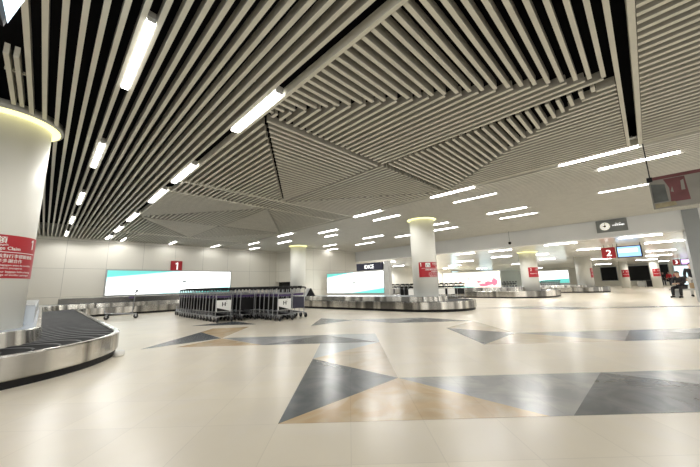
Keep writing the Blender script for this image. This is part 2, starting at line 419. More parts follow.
# ------------------------------------------------------------------ SETTING: walls
XB1 = 12.5      # the back wall steps forward here, hidden behind the far column
b = MB()
b.box(X0, Y1, 0, XB1+.3, Y1+.3, 4.4); b.box(XB1, 17.15, 0, 18.5, 17.45, 4.4)
tag(b.build('wall_back', M['wall']), kind='structure')
b = MB(); b.box(XB1, 17.45, 0, XB1+.3, 18.3, 4.4); b.box(XB1, 18.3, 1.37, XB1+.3, Y1, 4.4); b.box(X0-.3, 3, 0, X0, Y1+.3, 4.4)
tag(b.build('wall_left', M['wall_side']), kind='structure')
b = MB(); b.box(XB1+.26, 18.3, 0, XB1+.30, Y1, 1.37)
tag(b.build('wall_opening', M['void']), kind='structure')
XH = 18.0
b = MB(); b.box(XH, -1.3, 2.9, XH+.55, 17.15, 4.5)
tag(b.build('wall_bulkhead', M['bulkhead']), kind='structure')
b = MB(); b.box(XH, Y0, 0, XH+1.1, -1.3, 4.5)
tag(b.build('wall_right', M['white_wall']), kind='structure')
b = MB(); b.box(XH-.03, -1.72, 0, XH+1.12, -1.27, 3.7)
tag(b.build('trim_1', M['grey_trim']), kind='structure')
# low hall beyond the bulkhead
b = MB(); b.box(XH+.55, Y0, 2.9, X1, Y1+.3, 3.1)
low = tag(b.build('ceiling_low', M['soffit']), kind='structure')
b = MB(); b.box(18.5, Y1, 0, 62, Y1+.3, 2.95)
tag(b.build('wall_low', M['lowwall']), kind='structure')
b = MB(); b.box(60, Y0, 0, 60.3, Y1, 2.95)
tag(b.build('wall_far', M['lowwall']), kind='structure')

# ------------------------------------------------------------------ low hall lamps
lowl = [(19.6,6.33,1.31),(24.7,7.94,1.48),(19.04,3.12,1.43),(18.97,.07,1.45),(23.2,-.8,1.5),(24.23,2.54,1.2),(19.5,8.5,1.25),(26.55,11.7,1.6),
        (20.65,15.7,1.31),(36.8,3.1,1.6),(25.4,5.6,1.3),(31.5,6.3,1.2),(30.5,-.8,1.5),(36.8,-.8,1.6),(36.8,10,1.6),
        (44,0,1.6),(50,4,1.6),(50,-1,1.6),(31.5,15,1.4),(37,18.6,1.4),(43,16.6,1.4),(26,18.6,1.4),(52,12,1.6)]
lowl.sort(key=lambda q: q[0]+q[1])
for i, (x, y, L) in enumerate(lowl):
    w = .065
    t = thing('ceiling_light', 'slim tube light under the low glossy ceiling, %s from the bulkhead' % ordinal(i), 'ceiling light', (x, y, 2.9), 0, 'tube lights of the low ceiling')
    b = MB(); b.box(-w/2, -L/2, -.03, w/2, L/2, -.008); b.build('diffuser', M['lamp_low'], t)
    b = MB(); b.box(-w/2-.01, -L/2-.02, -.008, w/2+.01, L/2+.02, .0); b.build('housing', M['housing'], t)

# ------------------------------------------------------------------ columns
def column(cx, cy, r, top, label, ring=True):
    t = thing('column', label, 'column', (cx, cy, 0), 0, 'round white columns')
    b = MB(); b.lathe([(0,0),(r,0),(r,top+.05),(0,top+.05)], n=64); b.build('shaft', M['column'], t)
    if ring:
        b = MB(); b.lathe([(r+.02,top-.02),(r+.125,top-.02),(r+.14,top-.01),(r+.14,top+.10),(r+.02,top+.10)], n=64); b.build('cap', M['cap'], t)
        b = MB(); b.lathe([(r+.004,top-.06),(r+.03,top-.055),(r+.105,top-.026),(r+.105,top-.021),(r+.004,top-.021)], n=64); b.build('cove_ring', M['cove'], t)
    return t
CL, CC, CD = (-.67, 6.95), (11.1, 6.62), (11.75, 16.5)
column(*CL, .5, HC, 'large round white column at the left edge, rising from the near baggage carousel')
column(*CC, .5, HC, 'round white column standing in the right arm of the near carousel, mid photo')
column(*CD, .5, HC, 'round white column near the back wall behind the luggage trolleys')
column(-1.2, 16.6, .5, HC, 'far round white column almost hidden behind the large left column')
column(22.3, 5.55, .5, 2.9, 'round white column in the second carousel beyond the bulkhead')
column(31.3, 3.78, .56, 2.9, 'round white column in the third carousel beyond the bulkhead', False)
column(45.3, 1.95, .38, 2.9, 'far round white column left of the luggage heap', False)
column(45.3, -.48, .38, 2.9, 'far round white column between the two dark openings on the right', False)

def column_sign(cx, cy, r, z0, z1, label, full=True, a0=-175, a1=-1, num='1'):
    A0, A1 = math.radians(a0), math.radians(a1); R = r + .006; n = 40
    t = thing('column_sign', label, 'sign', (cx, cy, 0), 0, 'red baggage claim signs wrapped round columns')
    b = MB(); vs = []; fs = []
    for rr in (R, R-.004):
        for z in (z0, z1):
            for i in range(n+1):
                a = A0 + (A1-A0)*i/n; vs.append((rr*math.cos(a), rr*math.sin(a), z))
    m = n+1
    for i in range(n): fs += [(i, i+1, m+i+1, m+i), (2*m+i, 3*m+i, 3*m+i+1, 2*m+i+1)]
    b.add(vs, fs, 0, True); b.build('red_panel', M['red'], t)
    mid = (A0+A1)/2; h = z1-z0; rt = R + .004; half = (A1-A0)*rt/2
    if not full:
        pl = on_cyl(0,0,rt, mid, z0)
        text('number', num, h*.42, on_cyl(0,0,rt, A0, z0+h*.62), M['white'], t) if False else None
        b = MB()
        for k in range(3):
            for i in range(8):
                pass
        text('number', num, h*.38, on_cyl(0,0,rt, mid-half/rt*.8, z0+h*.64), M['white'], t)
        text('lettering', '行李認領', h*.22, on_cyl(0,0,rt, mid-.05, z0+h*.68), M['white'], t)
        text('lettering', 'Baggage Claim', h*.14, on_cyl(0,0,rt, mid-half/rt*.8, z0+h*.34), M['white'], t)
        return t
    def L(x, z, s, body, al='LEFT', bold=0):
        return text('lettering', body, s, on_cyl(0,0,rt, mid + x/rt, z), M['white'], t, al, bold)
    for x in (-.68, .60): numeral_one(.21, on_cyl(0,0,rt, mid + x/rt, z1-.175), M['white'], t)
    L(.22, z1-.115, .105, '行李認領', 'RIGHT', .005)
    L(.24, z1-.155, .038, 'Recolha de Bagagem', 'RIGHT', .001)
    L(.39, z1-.215, .068, 'Baggage Claim', 'RIGHT', .003)
    b = MB()
    def strip(x0, x1, za, zb):
        k = 24; P = on_cyl(0,0,rt, mid, 0)
        vs = [P(x0+(x1-x0)*i/k, z) for z in (za, zb) for i in range(k+1)]
        b.add(vs, [(i, i+1, k+2+i, k+1+i) for i in range(k)])
    strip(-.66, .68, z1-.252, z1-.243)
    b.build('divider', M['white'], t)
    L(.62, z1-.325, .060, '請各位旅客在領取行李時核對行李標籤號碼', 'RIGHT', .002)
    L(.44, z1-.395, .060, '以免誤取他人行李多謝合作', 'RIGHT', .002)
    L(.62, z1-.445, .038, 'Por favor verifique a etiqueta da sua bagagem antes de a recolher', 'RIGHT', .001); L(.46, z1-.487, .038, 'para evitar a troca de bagagens com outros passageiros', 'RIGHT', .001)
    L(.62, z1-.540, .041, 'Please check the tag number on your baggage before leaving', 'RIGHT', .001); L(.60, z1-.585, .041, 'the hall to avoid taking the baggage of another passenger', 'RIGHT', .001)
    # suitcase pictogram on a white square
    b = MB(); strip(-.50, -.30, z1-.205, z1-.03); b.build('pictogram_tile', M['white'], t)
    b = MB(); P = on_cyl(0,0,rt+.002, mid, 0)
    def q(x0,x1,za,zb): b.add([P(x0,za),P(x1,za),P(x1,zb),P(x0,zb)], [(0,1,2,3)])
    q(-.46,-.34,z1-.185,z1-.105); q(-.425,-.415,z1-.105,z1-.075); q(-.385,-.375,z1-.105,z1-.075); q(-.425,-.375,z1-.08,z1-.068)
    b.build('pictogram', M['black'], t)
    return t
column_sign(*CL, .5, 1.22, 1.84, 'red baggage claim notice with white lettering wrapped round the large left column')
column_sign(*CC, .5, 1.25, 1.85, 'red baggage claim notice wrapped round the column in mid photo')
column_sign(22.3, 5.55, .5, 1.23, 1.86, 'red notice on the column in the second carousel beyond the bulkhead', False, -172, -70, '2')
column_sign(31.3, 3.78, .56, 1.15, 1.9, 'red notice on the column in the third carousel beyond the bulkhead', False, -130, -20, '3')
column_sign(45.3, 1.95, .38, 1.15, 1.95, 'red notice on the far column left of the luggage heap', False, -210, -90, '3')
column_sign(45.3, -.48, .38, 1.15, 1.95, 'red notice on the far column between the two dark openings', False, -210, -90, '4')

# ------------------------------------------------------------------ baggage carousels
def rounded(pts, r, n=8):
    out = [Vector(pts[0])]
    for i in range(1, len(pts)-1):
        a, p, c = Vector(pts[i-1]), Vector(pts[i]), Vector(pts[i+1])
        u, w = (a-p).normalized(), (c-p).normalized(); th = u.angle(w)
        d = r/math.tan(th/2); s, e = p+u*d, p+w*d
        ctr = p + (u+w).normalized()*(r/math.sin(th/2))
        a0 = math.atan2(*(s-ctr).yx); a1 = math.atan2(*(e-ctr).yx)
        da = (a1-a0+PI) % (2*PI) - PI
        for k in range(n+1): out.append(ctr + Vector((math.cos(a0+da*k/n), math.sin(a0+da*k/n)))*r)
    out.append(Vector(pts[-1])); return out
def resample(pts, step):
    out = [pts[0]]
    for a, c in zip(pts, pts[1:]):
        n = max(1, int(round((c-a).length/step)))
        for k in range(1, n+1): out.append(a + (c-a)*(k/n))
    return out
class Loop:
    """closed loop parallel to a centre line: every station keeps a base point and an outward direction"""
    def __init__(s, pts, capk=1.1, step=.10, r=2.3, ncap=64, sq=1.0):
        sg = lambda q: math.copysign(abs(q)**sq, q)
        c = resample(rounded(pts, r), step); s.st = []
        tan = [((c[min(i+1,len(c)-1)]-c[max(i-1,0)]).normalized()) for i in range(len(c))]
        for p, t in zip(c, tan): s.st.append((p, Vector((t.y, -t.x))))
        e, t = c[-1], tan[-1]; nr = Vector((t.y, -t.x))
        for k in range(1, ncap): a = PI*k/ncap; s.st.append((e, nr*sg(math.cos(a)) + t*sg(math.sin(a))*capk))
        for p, t in zip(reversed(c), reversed(tan)): s.st.append((p, Vector((-t.y, t.x))))
        e, t = c[0], -tan[0]; nr = Vector((t.y, -t.x))
        for k in range(1, ncap): a = PI*k/ncap; s.st.append((e, nr*sg(math.cos(a)) + t*sg(math.sin(a))*capk))
    def pt(s, i, d, z): p, n = s.st[i % len(s.st)]; q = p + n*d; return (q.x, q.y, z)
    def sweep(s, prof, name, m, parent, wob=0, close=False):
        n = len(s.st); v = []; f = []
        w = [random.uniform(-wob, wob) for _ in range(n)]
        for i in range(n):
            for d, z in prof: v.append(s.pt(i, d + w[i], z))
        k = len(prof)
        for i in range(n):
            j = (i+1) % n
            for q in range(k-1 if not close else k):
                q2 = (q+1) % k; f.append((i*k+q, i*k+q2, j*k+q2, j*k+q))
        b = MB(); b.add(v, f, 0, False); o = b.build(name, m, parent)
        at = o.data.attributes.new('reflection_streak', 'FLOAT', 'POINT'); val = .5
        vals = []
        for i in range(n):
            if random.random() < .6: val = random.choice((.05, .15, .3, .45, .6, .8, 1.0))
            vals += [min(1, max(0, val + random.uniform(-.06,.06)))]*k
        at.data.foreach_set('value', vals)
        return o
def carousel(pts, label, loc, H=.35, DO=1.72, DI=.77, plate=.30, capk=1.1, isl=.5, sq=1.0):
    t = thing('baggage_carousel', label, 'baggage carousel', (loc[0], loc[1], 0), 0)
    pts = [(p[0]-loc[0], p[1]-loc[1]) for p in pts]
    L = Loop(pts, capk, sq=sq)
    L.sweep([(DO-.10,0),(DO-.03,0),(DO-.03,.095),(DO-.10,.095)], 'kick_base', M['black'], t, 0, True)
    L.sweep([(DO-.08,.085),(DO-.012,.085),(DO,.10),(DO,H-.015),(DO-.012,H),(DO-.07,H),(DO-.08,H-.02)], 'outer_skirt', M['steel'], t, .003, True)
    L.sweep([(DI+.05,.2),(DI+.01,H-.06),(DI-.02,isl-.01),(DI-.035,isl),(DI-.07,isl)], 'inner_skirt', M['steel'], t, .002)
    L.sweep([(DI-.07,isl-.002),(.02,isl-.002)], 'island_top', M['pale_panel'], t)
    # overlapping crescent plates
    n = len(L.st); dm = (DO+DI)/2
    P = [Vector(L.pt(i, dm, 0)) for i in range(n)]; acc = [0]
    for i in range(n): acc.append(acc[-1] + (P[(i+1) % n]-P[i]).length)
    T = acc[-1]; N = int(T/plate); pl = T/N
    import bisect
    def at(sv, d, z):
        sv = sv % T; i = min(bisect.bisect_right(acc, sv)-1, n-1); fr = (sv-acc[i])/max(1e-6, acc[i+1]-acc[i])
        a = Vector(L.pt(i, d, z)); c = Vector(L.pt(i+1, d, z)); return a.lerp(c, fr)
    b = MB(); K = 8; zb = H-.055
    for k in range(N):
        v = []
        for side, z in ((0, zb), (1, zb+.018), (2, zb+.024), (3, zb)):
            for q in range(K+1):
                u = q/K; d = DI-.0 + (DO-.075-DI)*u
                bow = .34*(1-(2*u-1)**2) - .22*u
                s0 = (k + (0, .91, 1.0, 1.0)[side])*pl + bow
                v.append(at(s0, d, z))
        f = [(q, q+1, K+2+q, K+1+q) for q in range(K)]
        b.add(v, f)
        b.add(v, [(2*K+2+q, 2*K+3+q, 3*K+4+q, 3*K+3+q) for q in range(K)])
        b.add(v, [(K+1+q, K+2+q, 2*K+3+q, 2*K+2+q) for q in range(K)], 1)
    b.build('belt', [M['belt'], M['belt_edge']], t)
    return t, L
U1 = [(-.72,6.78),(-.72,17.85),(9.75,17.85),(11.08,6.62)]
car1, _ = carousel(U1, 'long steel baggage carousel with black belt, winding round the left and mid columns', (-.72,6.78))
b = MB(); b.bevbox(-.62,.62,.45,.66,7.0,.80,.02); b.build('island_cover', M['pale_panel'], car1)
b = MB(); b.bevbox(1.2,10.75,.45,9.6,11.35,.74,.02); b.build('island_cover', M['steel'], car1)
b = MB(); b.lathe([(0,0),(.055,0),(.07,.02),(.07,.07),(.05,.085),(0,.085)], 1.66, -.72, n=20); b.build('corner_foot', M['white'], car1)
U2 = [(22.55,6.75),(22.55,17.0),(28.5,17.0)]
carousel(U2, 'steel baggage carousel round the second column, beyond the bulkhead', (22.3,6.7), H=.42, DO=2.75, DI=1.1, plate=.5, capk=.95, isl=.62, sq=.72)
U3 = [(31.3,4.4),(31.3,12.0)]
carousel(U3, 'far steel baggage carousel round the third column', (31.3,4.4), H=.42, DO=2.1, DI=.9, plate=.6, capk=1.0, isl=.58)

# ------------------------------------------------------------------ luggage trolleys
def make_trolley(name, label, board, group, detail=True):
    """handle end faces -Y (towards the viewer); the low nose points to +Y"""
    t = thing(name, label, 'luggage trolley', (0,0,0), 0, group)
    b = MB(); r = .013
    for s in (-1, 1):
        b.tube([(s*.235,.02,.10),(s*.235,.0,.55),(s*.235,-.03,.93)], r, 6)
        b.tube([(s*.235,.02,.17),(s*.20,.45,.19),(s*.10,.82,.22)], r, 6)
        b.tube([(s*.235,.02,.17),(s*.235,-.12,.14)], r, 6)
    b.tube([(-.10,.82,.22),(.10,.82,.22)], r, 6); b.tube([(-.235,.01,.36),(.235,.01,.36)], r*.9, 6); b.tube([(-.235,-.01,.80),(.235,-.01,.80)], r*.9, 6)
    b.tube([(-.235,.02,.17),(.235,.02,.17)], r*.9, 6)
    for s in (-.5, .5): b.tube([(s*.3,.03,.18),(s*.18,.80,.22)], r*.8, 6)
    b.tube([(-.10,.82,.22),(-.10,.84,.34),(.10,.84,.34),(.10,.82,.22)], r*.8, 6)
    b.build('frame', M['chrome'], t)
    b = MB(); b.tube([(-.255,-.03,.93),(-.25,-.05,.97),(-.19,-.06,.985),(.19,-.06,.985),(.25,-.05,.97),(.255,-.03,.93)], .024, 8); b.bevbox(-.07,-.10,.955,.07,-.03,1.03,.012); b.build('handle', M['black'], t)
    b = MB()
    if board == 'white':
        b.bevbox(-.22,-.018,.31,.22,.006,.65,.006); p = b.build('ad_panel', M['white'], t)
        w = MB(); w.add([(-.21,-.020,.32),(.19,-.020,.32),(-.21,-.020,.43)], [(0,1,2)]); w.build('wedge', M['black'], p)
        text('letter', 'H', .17, on_back(-.07,-.0205,.47), M['black'], p, bold=.012)
        w = MB(); w.box(.065,-.0205,.54,.10,-.019,.56); w.box(.065,-.0205,.60,.10,-.019,.62); w.build('mark', M['grey_plastic'], p)
    else:
        b.bevbox(-.22,-.018,.31,.22,.006,.68,.006); b.build('ad_panel', M['navy'] if board == 'navy' else M['black'], t)
    b = MB(); b.add([(-.215,.03,.185),(.215,.03,.185),(.11,.80,.225),(-.11,.80,.225),(-.215,.03,.165),(.215,.03,.165),(.11,.80,.205),(-.11,.80,.205)], [(0,1,2,3),(7,6,5,4),(0,4,5,1),(1,5,6,2),(2,6,7,3),(3,7,4,0)]); b.build('deck', M['black'], t)
    b = MB(); b.bevbox(-.215,.0,.72,.215,.16,.80,.008); b.build('basket', M['purple_trim'], t)
    for (x, y) in ((-.22,-.10),(.22,-.10),(-.13,.76),(.13,.76)):
        b = MB()
        b.lathe([(0,-.02),(.06,-.02),(.075,-.01),(.075,.01),(.06,.02),(0,.02)], y, .075, n=14, axis='x')
        b.v = [(vx + x, vy, vz) for vx, vy, vz in b.v]
        f2 = MB(); wv = b.build('wheel', M['rubber'], t)
        f2.box(x-.028,y-.02,.07,x-.022,y+.03,.165); f2.box(x+.022,y-.02,.07,x+.028,y+.03,.165); f2.box(x-.028,y-.02,.155,x+.028,y+.03,.165)
        f2.build('fork', M['chrome'], wv)
    return t
rows = [  # x, y of the front trolley, count, board, description
 (3.95, 9.40, 14, 'white', 'leftmost trolley row'),
 (4.66, 9.30, 12, 'black', 'second trolley row from left'),
 (5.24, 8.05, 13, 'white', 'third trolley row from left'),
 (5.98, 8.35, 11, 'navy', 'rightmost trolley row'),
]
pw = {'white':'a white panel marked H', 'black':'a black panel', 'navy':'a dark purple panel'}
protos = {}
for x, y, n, bd, desc in rows:
    for k in range(n):
        grp = 'luggage trolleys nested in the ' + desc
        lab = ('luggage trolley with %s, front of the %s' % (pw[bd], desc)) if k == 0 else \
              ('metal luggage trolley last at the far end of the %s' % desc if k == n-1 else 'metal luggage trolley nested in the middle of the %s' % desc)
        loc = (x + random.uniform(-.008,.008), y + .27*k, 0)
        bd = bd if k == 0 or bd != 'white' else 'black'
        if bd not in protos:
            t = make_trolley('luggage_trolley', lab, bd, grp); t.location = loc; protos[bd] = t
        else: dup(protos[bd], loc, random.uniform(-.01,.01), lab, grp)
dup(protos['black'], (2.44, 13.9, 0), math.radians(80), 'single empty luggage trolley standing alone in front of the back wall carousel', 'loose luggage trolleys')
t = thing('folding_sign', 'small black folding floor sign with one white side standing on the carousel island', 'sign', (9.98, 12.85, .5), math.radians(-38))
b = MB(); b.add([(-.24,-.10,0),(.24,-.10,0),(.03,0,.40),(-.03,0,.40),(-.24,-.085,0),(.24,-.085,0),(.03,.012,.40),(-.03,.012,.40)], [(0,1,2,3),(7,6,5,4),(0,4,5,1),(1,5,6,2),(2,6,7,3),(3,7,4,0)]); b.build('front_board', M['black'], t)
b = MB(); b.add([(-.34,.12,0),(.14,.12,0),(.02,.014,.40),(-.22,.014,.40),(-.34,.135,0),(.14,.135,0),(.02,.026,.40),(-.22,.026,.40)], [(0,1,2,3),(7,6,5,4),(0,4,5,1),(1,5,6,2),(2,6,7,3),(3,7,4,0)]); b.build('back_board', M['white'], t)
# far trolleys, a few pixels each: one mesh plus handle and panel
def far_trolley(loc, rz, label, group, pm='black', src={}):
    if pm not in src:
        t = thing('luggage_trolley', label, 'luggage trolley', loc, rz, group)
        b = MB()
        for s in (-1, 1):
            b.tube([(s*.235,.02,.06),(s*.235,-.03,.93)], .014, 5); b.tube([(s*.235,.02,.17),(s*.10,.82,.22)], .014, 5)
        b.tube([(-.235,.01,.36),(.235,.01,.36)], .012, 5); b.build('frame', M['chrome'], t)
        b = MB(); b.tube([(-.25,-.04,.95),(.25,-.04,.95)], .03, 6); b.box(-.06,-.08,.93,.06,.0,1.02); b.box(-.215,0,.74,.215,.14,.84); b.tube([(-.2,.07,.84),(-.2,-.03,.93)], .012, 5); b.tube([(.2,.07,.84),(.2,-.03,.93)], .012, 5); b.build('handle', M['black'], t)
        b = MB(); b.box(-.215,-.018,.33,.215,.0,.68); b.build('ad_panel', M[pm], t)
        for (x, y) in ((-.22,0),(.22,0),(0,.76)):
            b = MB(); b.lathe([(0,-.016),(.06,-.012),(.06,.012),(0,.016)], y, .06, n=10, axis='x'); b.v = [(vx+x, vy, vz) for vx, vy, vz in b.v]; b.build('wheel', M['rubber'], t)
        src[pm] = t; return t
    return dup(src[pm], loc, rz, label, group)
for i in range(6):
    for k in range(3):
        far_trolley((15.75+.42*i, 10.35-.42*i+.30*k, 0), math.radians(-40), 'luggage trolley banked behind the near carousel by the mid column, %s row from left' % ordinal(i), 'trolleys behind the right carousel arm', ('white','black','black','white','white','black')[i] if k == 0 else 'black')
for i in range(7):
    for k in range(2):
        far_trolley((16.5+.62*i, 13.4+.3*k, 0), 0, 'luggage trolley banked right of the teal striped board, %s row from left' % ordinal(i), 'trolleys beside the teal lit board', ('black','grey_plastic')[(i//2+k) % 2])
for i in range(9):
    far_trolley((25.9+.36*i, 9.3-.12*i, 0), 0, 'luggage trolley banked behind the second carousel, %s from left' % ordinal(i), 'trolleys behind the second carousel')
for i in range(11):
    far_trolley((34.2+.55*i, 7.6-.05*i, 0), 0, 'luggage trolley banked right of the second carousel column, %s from left' % ordinal(i), 'trolleys right of the second carousel column')

# ------------------------------------------------------------------ signs and boards
YW = Y1 - .02
# red "1" on the back wall
t = thing('number_sign', 'small square red number 1 sign on the back wall above the lit board', 'sign', (5.55, YW, 2.41))
b = MB(); b.bevbox(-.31,-.05,-.31,.31,.018,.31,.01); b.build('panel', M['red'], t)
numeral_one(.62, on_back(.04,-.054,-.21), M['white_glow'], t)
# long lit board on the back wall
def light_box(t, w, h, teal):
    """local: x along the board, y outward (negative = to the viewer), z up"""
    f = MB(); e = .05
    f.box(-w/2-e,-.10,-e,w/2+e,.0,0); f.box(-w/2-e,-.10,h,w/2+e,.0,h+e); f.box(-w/2-e,-.10,0,-w/2,.0,h); f.box(w/2,-.10,0,w/2+e,.0,h); f.box(-w/2,-.02,0,w/2,0,h)
    f.build('frame', M['frame'], t)
    b = MB(); b.box(-w/2,-.085,0,w/2,-.02,h); p = b.build('lit_panel', M['board'], t)
    for mn, poly in teal:
        b = MB(); y = -.088 if mn != 'pale_teal' else -.0865
        b.add([(x, y, z) for x, z in poly], [tuple(range(len(poly)))]); b.build('teal_swoosh', M[mn], p)
    return p
t = thing('light_box', 'long white backlit advertising board with teal swooshes on the back wall', 'advertising board', (5.58, YW, .80))
w, h = 6.6, 1.30
def curve(f, x0, x1, n=16): return [(x0+(x1-x0)*i/n, f((x0+(x1-x0)*i/n))) for i in range(n+1)]
top1 = curve(lambda x: h - .42*(max(0,(-.6-x))/2.7)**.8 if x < -.6 else h, -3.3, -.6)
p = light_box(t, w, h, [
  ('pale_teal', [(-3.3,h)] + curve(lambda x: h-.62*max(0,(.4-x)/3.7)**.9, -3.3, .4)),
  ('teal', [(-3.3,h)] + curve(lambda x: h-.36*max(0,(-.2-x)/3.1)**.9, -3.3, -.2)),
  ('pale_teal', [(3.3,0)] + curve(lambda x: .40*max(0,(x+1.6)/4.9)**1.3, 3.3, -1.6)),
  ('teal', [(3.3,0)] + curve(lambda x: .17*max(0,(x-.2)/3.1)**1.2, 3.3, .2))])
text('lettering', 'ABD', .20, on_back(.75,-.088,.62), M['board_grey'], p, bold=.025); b = MB(); b.box(.35,-.0885,.62,.55,-.087,.76); b.build('mark', M['board_grey'], p)
# lit board standing on the floor behind the right arm
t = thing('light_box', 'backlit white board with diagonal teal stripes standing behind the right carousel arm', 'advertising board', (14.5, 14.02, .5), math.radians(-90))
w, h = 5.2, 1.34
p = light_box(t, w, h, [
  ('teal', [(-2.6,h),(-2.6,h-.24),(-.3,h)]), ('pale_teal', [(-2.6,h-.24),(-2.6,h-.33),(.3,h),(-.3,h)]),
  ('teal', [(2.6,0),(2.6,.30),(-.1,0)]), ('pale_teal', [(2.6,.30),(2.6,.40),(-.9,0),(-.1,0)])])
text('lettering', 'ABD', .24, on_back(.35,-.088,.58), M['board_grey'], p, bold=.03); b = MB(); b.box(-.0,-.0885,.58,.2,-.087,.76); b.build('mark', M['board_grey'], p)
b = MB(); b.box(-.02,-.0885,.98,1.9,-.087,1.0) if False else b.box(1.5,-.0885,.98,1.75,-.087,1.03); b.build('mark', M['board_pink'], p)
b = MB(); b.bevbox(-2.65,-.06,-.5,2.65,.18,-.05,.01); b.bevbox(-2.65,.02,-.05,2.65,.18,1.39,.01); b.bevbox(2.66,-.1,-.5,3.0,.2,1.9,.01); b.build('plinth', M['grey_plastic'], t)
t = thing('name_sign', 'dark navy sign with white capital letters above the teal striped board', 'sign', (14.5, 12.58, 1.92), math.radians(-90))
b = MB(); b.bevbox(-1.08,-.09,0,1.08,.06,.46,.012); b.build('panel', M['navy'], t)
text('lettering', 'IDICE', .33, on_back(0,-.094,.11), M['white_glow'], t, 'CENTER', .03)
b = MB(); b.box(-1.0,-.03,-.03,-.94,.03,0); b.box(.94,-.03,-.03,1.0,.03,0); b.build('bracket', M['frame'], t)
# boards in the low hall
t = thing('light_box', 'wide cream backlit board with pink flowers beyond the right carousel arm', 'advertising board', (25.6, 10.9, .55), math.radians(-90))
w, h = 4.9, 1.32
f = MB(); f.box(-w/2-.05,-.1,-.05,w/2+.05,0,0); f.box(-w/2-.05,-.1,h,w/2+.05,0,h+.05); f.box(w/2,-.1,0,w/2+.05,0,h); f.box(-w/2-.05,-.1,0,-w/2,0,h); f.box(-w/2,-.02,-.55,w/2,.1,h); f.build('frame', M['frame'], t)
b = MB(); b.box(-w/2,-.085,0,w/2,-.02,h); p = b.build('lit_panel', M['board_cream'], t)
def blob(cx, cz, rx, rz, m, y=-.09, n=14, name='flower'):
    b = MB(); b.add([(cx+rx*math.cos(2*PI*i/n)*(1+.18*math.sin(5*2*PI*i/n)), y, cz+rz*math.sin(2*PI*i/n)*(1+.18*math.cos(3*2*PI*i/n))) for i in range(n)], [tuple(range(n))]); b.build(name, M[m], p)
for cx, cz, rx, rz in ((2.0,.45,.22,.3),(1.55,.35,.35,.16),(1.1,.22,.4,.12),(.75,.48,.2,.08),(-.9,.5,.07,.06),(-.1,.75,.07,.06)): blob(cx, cz, rx, rz, 'board_pink')
blob(-.6,.06,1.0,.08,'teal',-.0895,name='water_band')
t = thing('light_box', 'small cream backlit board just right of the mid column', 'advertising board', (27.0, 15.9, .6), math.radians(-90))
f = MB(); f.box(-1.25,-.1,-.6,1.25,0,1.55); f.build('frame', M['frame'], t)
b = MB(); b.box(-1.2,-.12,.1,1.2,-.1,1.5); b.build('lit_panel', M['board_cream'], t)
t = thing('light_box', 'pale teal backlit board glowing left of the third column', 'advertising board', (41.5, 8.7, .7), math.radians(-90))
f = MB(); f.box(-2.3,-.1,-.7,2.3,0,1.45); f.build('frame', M['frame'], t)
b = MB(); b.box(-2.25,-.12,0,2.25,-.1,1.4); p = b.build('lit_panel', M['board'], t)
b = MB(); b.add([(-2.25,-.123,0),(2.25,-.123,0),(2.25,-.123,.5),(-2.25,-.123,.25)], [(0,1,2,3)]); b.build('teal_swoosh', M['teal'], p)

# bright glazing panes of the low hall's side wall
for i, (x0, x1) in enumerate(((41.5,43.5),(52,57.5))):
    b = MB(); b.box(x0-.1,YW-.1,0,x1+.1,Y1,2.75); o = b.build('window_%d' % (i+1), M['frame']); tag(o, kind='structure')
    b = MB(); b.box(x0,YW-.12,.1,x1,YW-.1,2.65); b.build('pane', M['glass'], o)
# dark openings in the far wall
for i, (y0, y1, z0, z1) in enumerate(((3.4,5.2,.8,2.75),(-.05,2.3,.7,2.75),(-1.95,-1.0,.5,2.8))):
    b = MB(); b.box(59.9,y0-.06,z0-.06,60,y0,z1+.06); b.box(59.9,y1,z0-.06,60,y1+.06,z1+.06); b.box(59.9,y0,z1,60,y1,z1+.06); b.box(59.9,y0,z0-.06,60,y1,z0)
    o = tag(b.build('window_%d' % (i+3), M['grey_trim']), kind='structure')
    b = MB(); b.box(59.93,y0,z0,60,y1,z1); b.build('pane', M['void'], o)
b = MB(); b.box(59.85,-3.95,0,60,-2.35,2.6); o = tag(b.build('door_1', M['frame']), kind='structure')
b = MB(); b.box(59.83,-3.8,.05,59.85,-2.5,2.5); b.build('pane', M['glass'], o)

# clock sign on the bulkhead
t = thing('clock_sign', 'grey plate with a round white clock and white lettering on the bulkhead', 'clock', (XH, .93, 3.12))
b = MB(); b.bevbox(-.05,-.55,0,-.002,.53,.56,.012); b.build('plate', M['clock_panel'], t)
b = MB(); b.lathe([(.20,-.052),(.20,-.075),(.185,-.08),(.175,-.07),(.175,-.052)], .22, .27, n=40, axis='x'); b.build('rim', M['frame'], t)
b = MB(); b.lathe([(0,-.062),(.178,-.062)], .22, .27, n=40, axis='x'); face = b.build('clock_face', M['clock_face'], t)
b = MB(); b.lathe([(0,-.068),(.045,-.068)], .22, .27, n=16, axis='x')
for a, l in ((.15,.15),(-1.3,.10)):
    dx, dz = math.sin(a), math.cos(a); nx, nz = dz*.012, -dx*.012
    b.add([(-.068,.22-nx,.27-nz),(-.068,.22+nx,.27+nz),(-.068,.22-dx*l+nx,.27+dz*l+nz),(-.068,.22-dx*l-nx,.27+dz*l-nz)], [(0,1,2,3)])
b.build('hands', M['black'], t)
b = MB()
for k in range(12):
    a = k*PI/6; y, z = .22-.155*math.sin(a), .27+.155*math.cos(a); b.box(-.066,y-.008,z-.008,-.063,y+.008,z+.008)
b.build('hour_marks', M['black'], t)
text('lettering', 'LONGINES', .085, on_side(-.053,-.04,.255), M['white_glow'], t, bold=.006)
b = MB()
for s in (-1, 1): b.add([(-.053,-.245,.345),(-.053,-.245-s*.09,.385),(-.053,-.245-s*.09,.36),(-.053,-.245-s*.02,.335)], [(0,1,2,3)])
b.build('emblem', M['white_glow'], t)

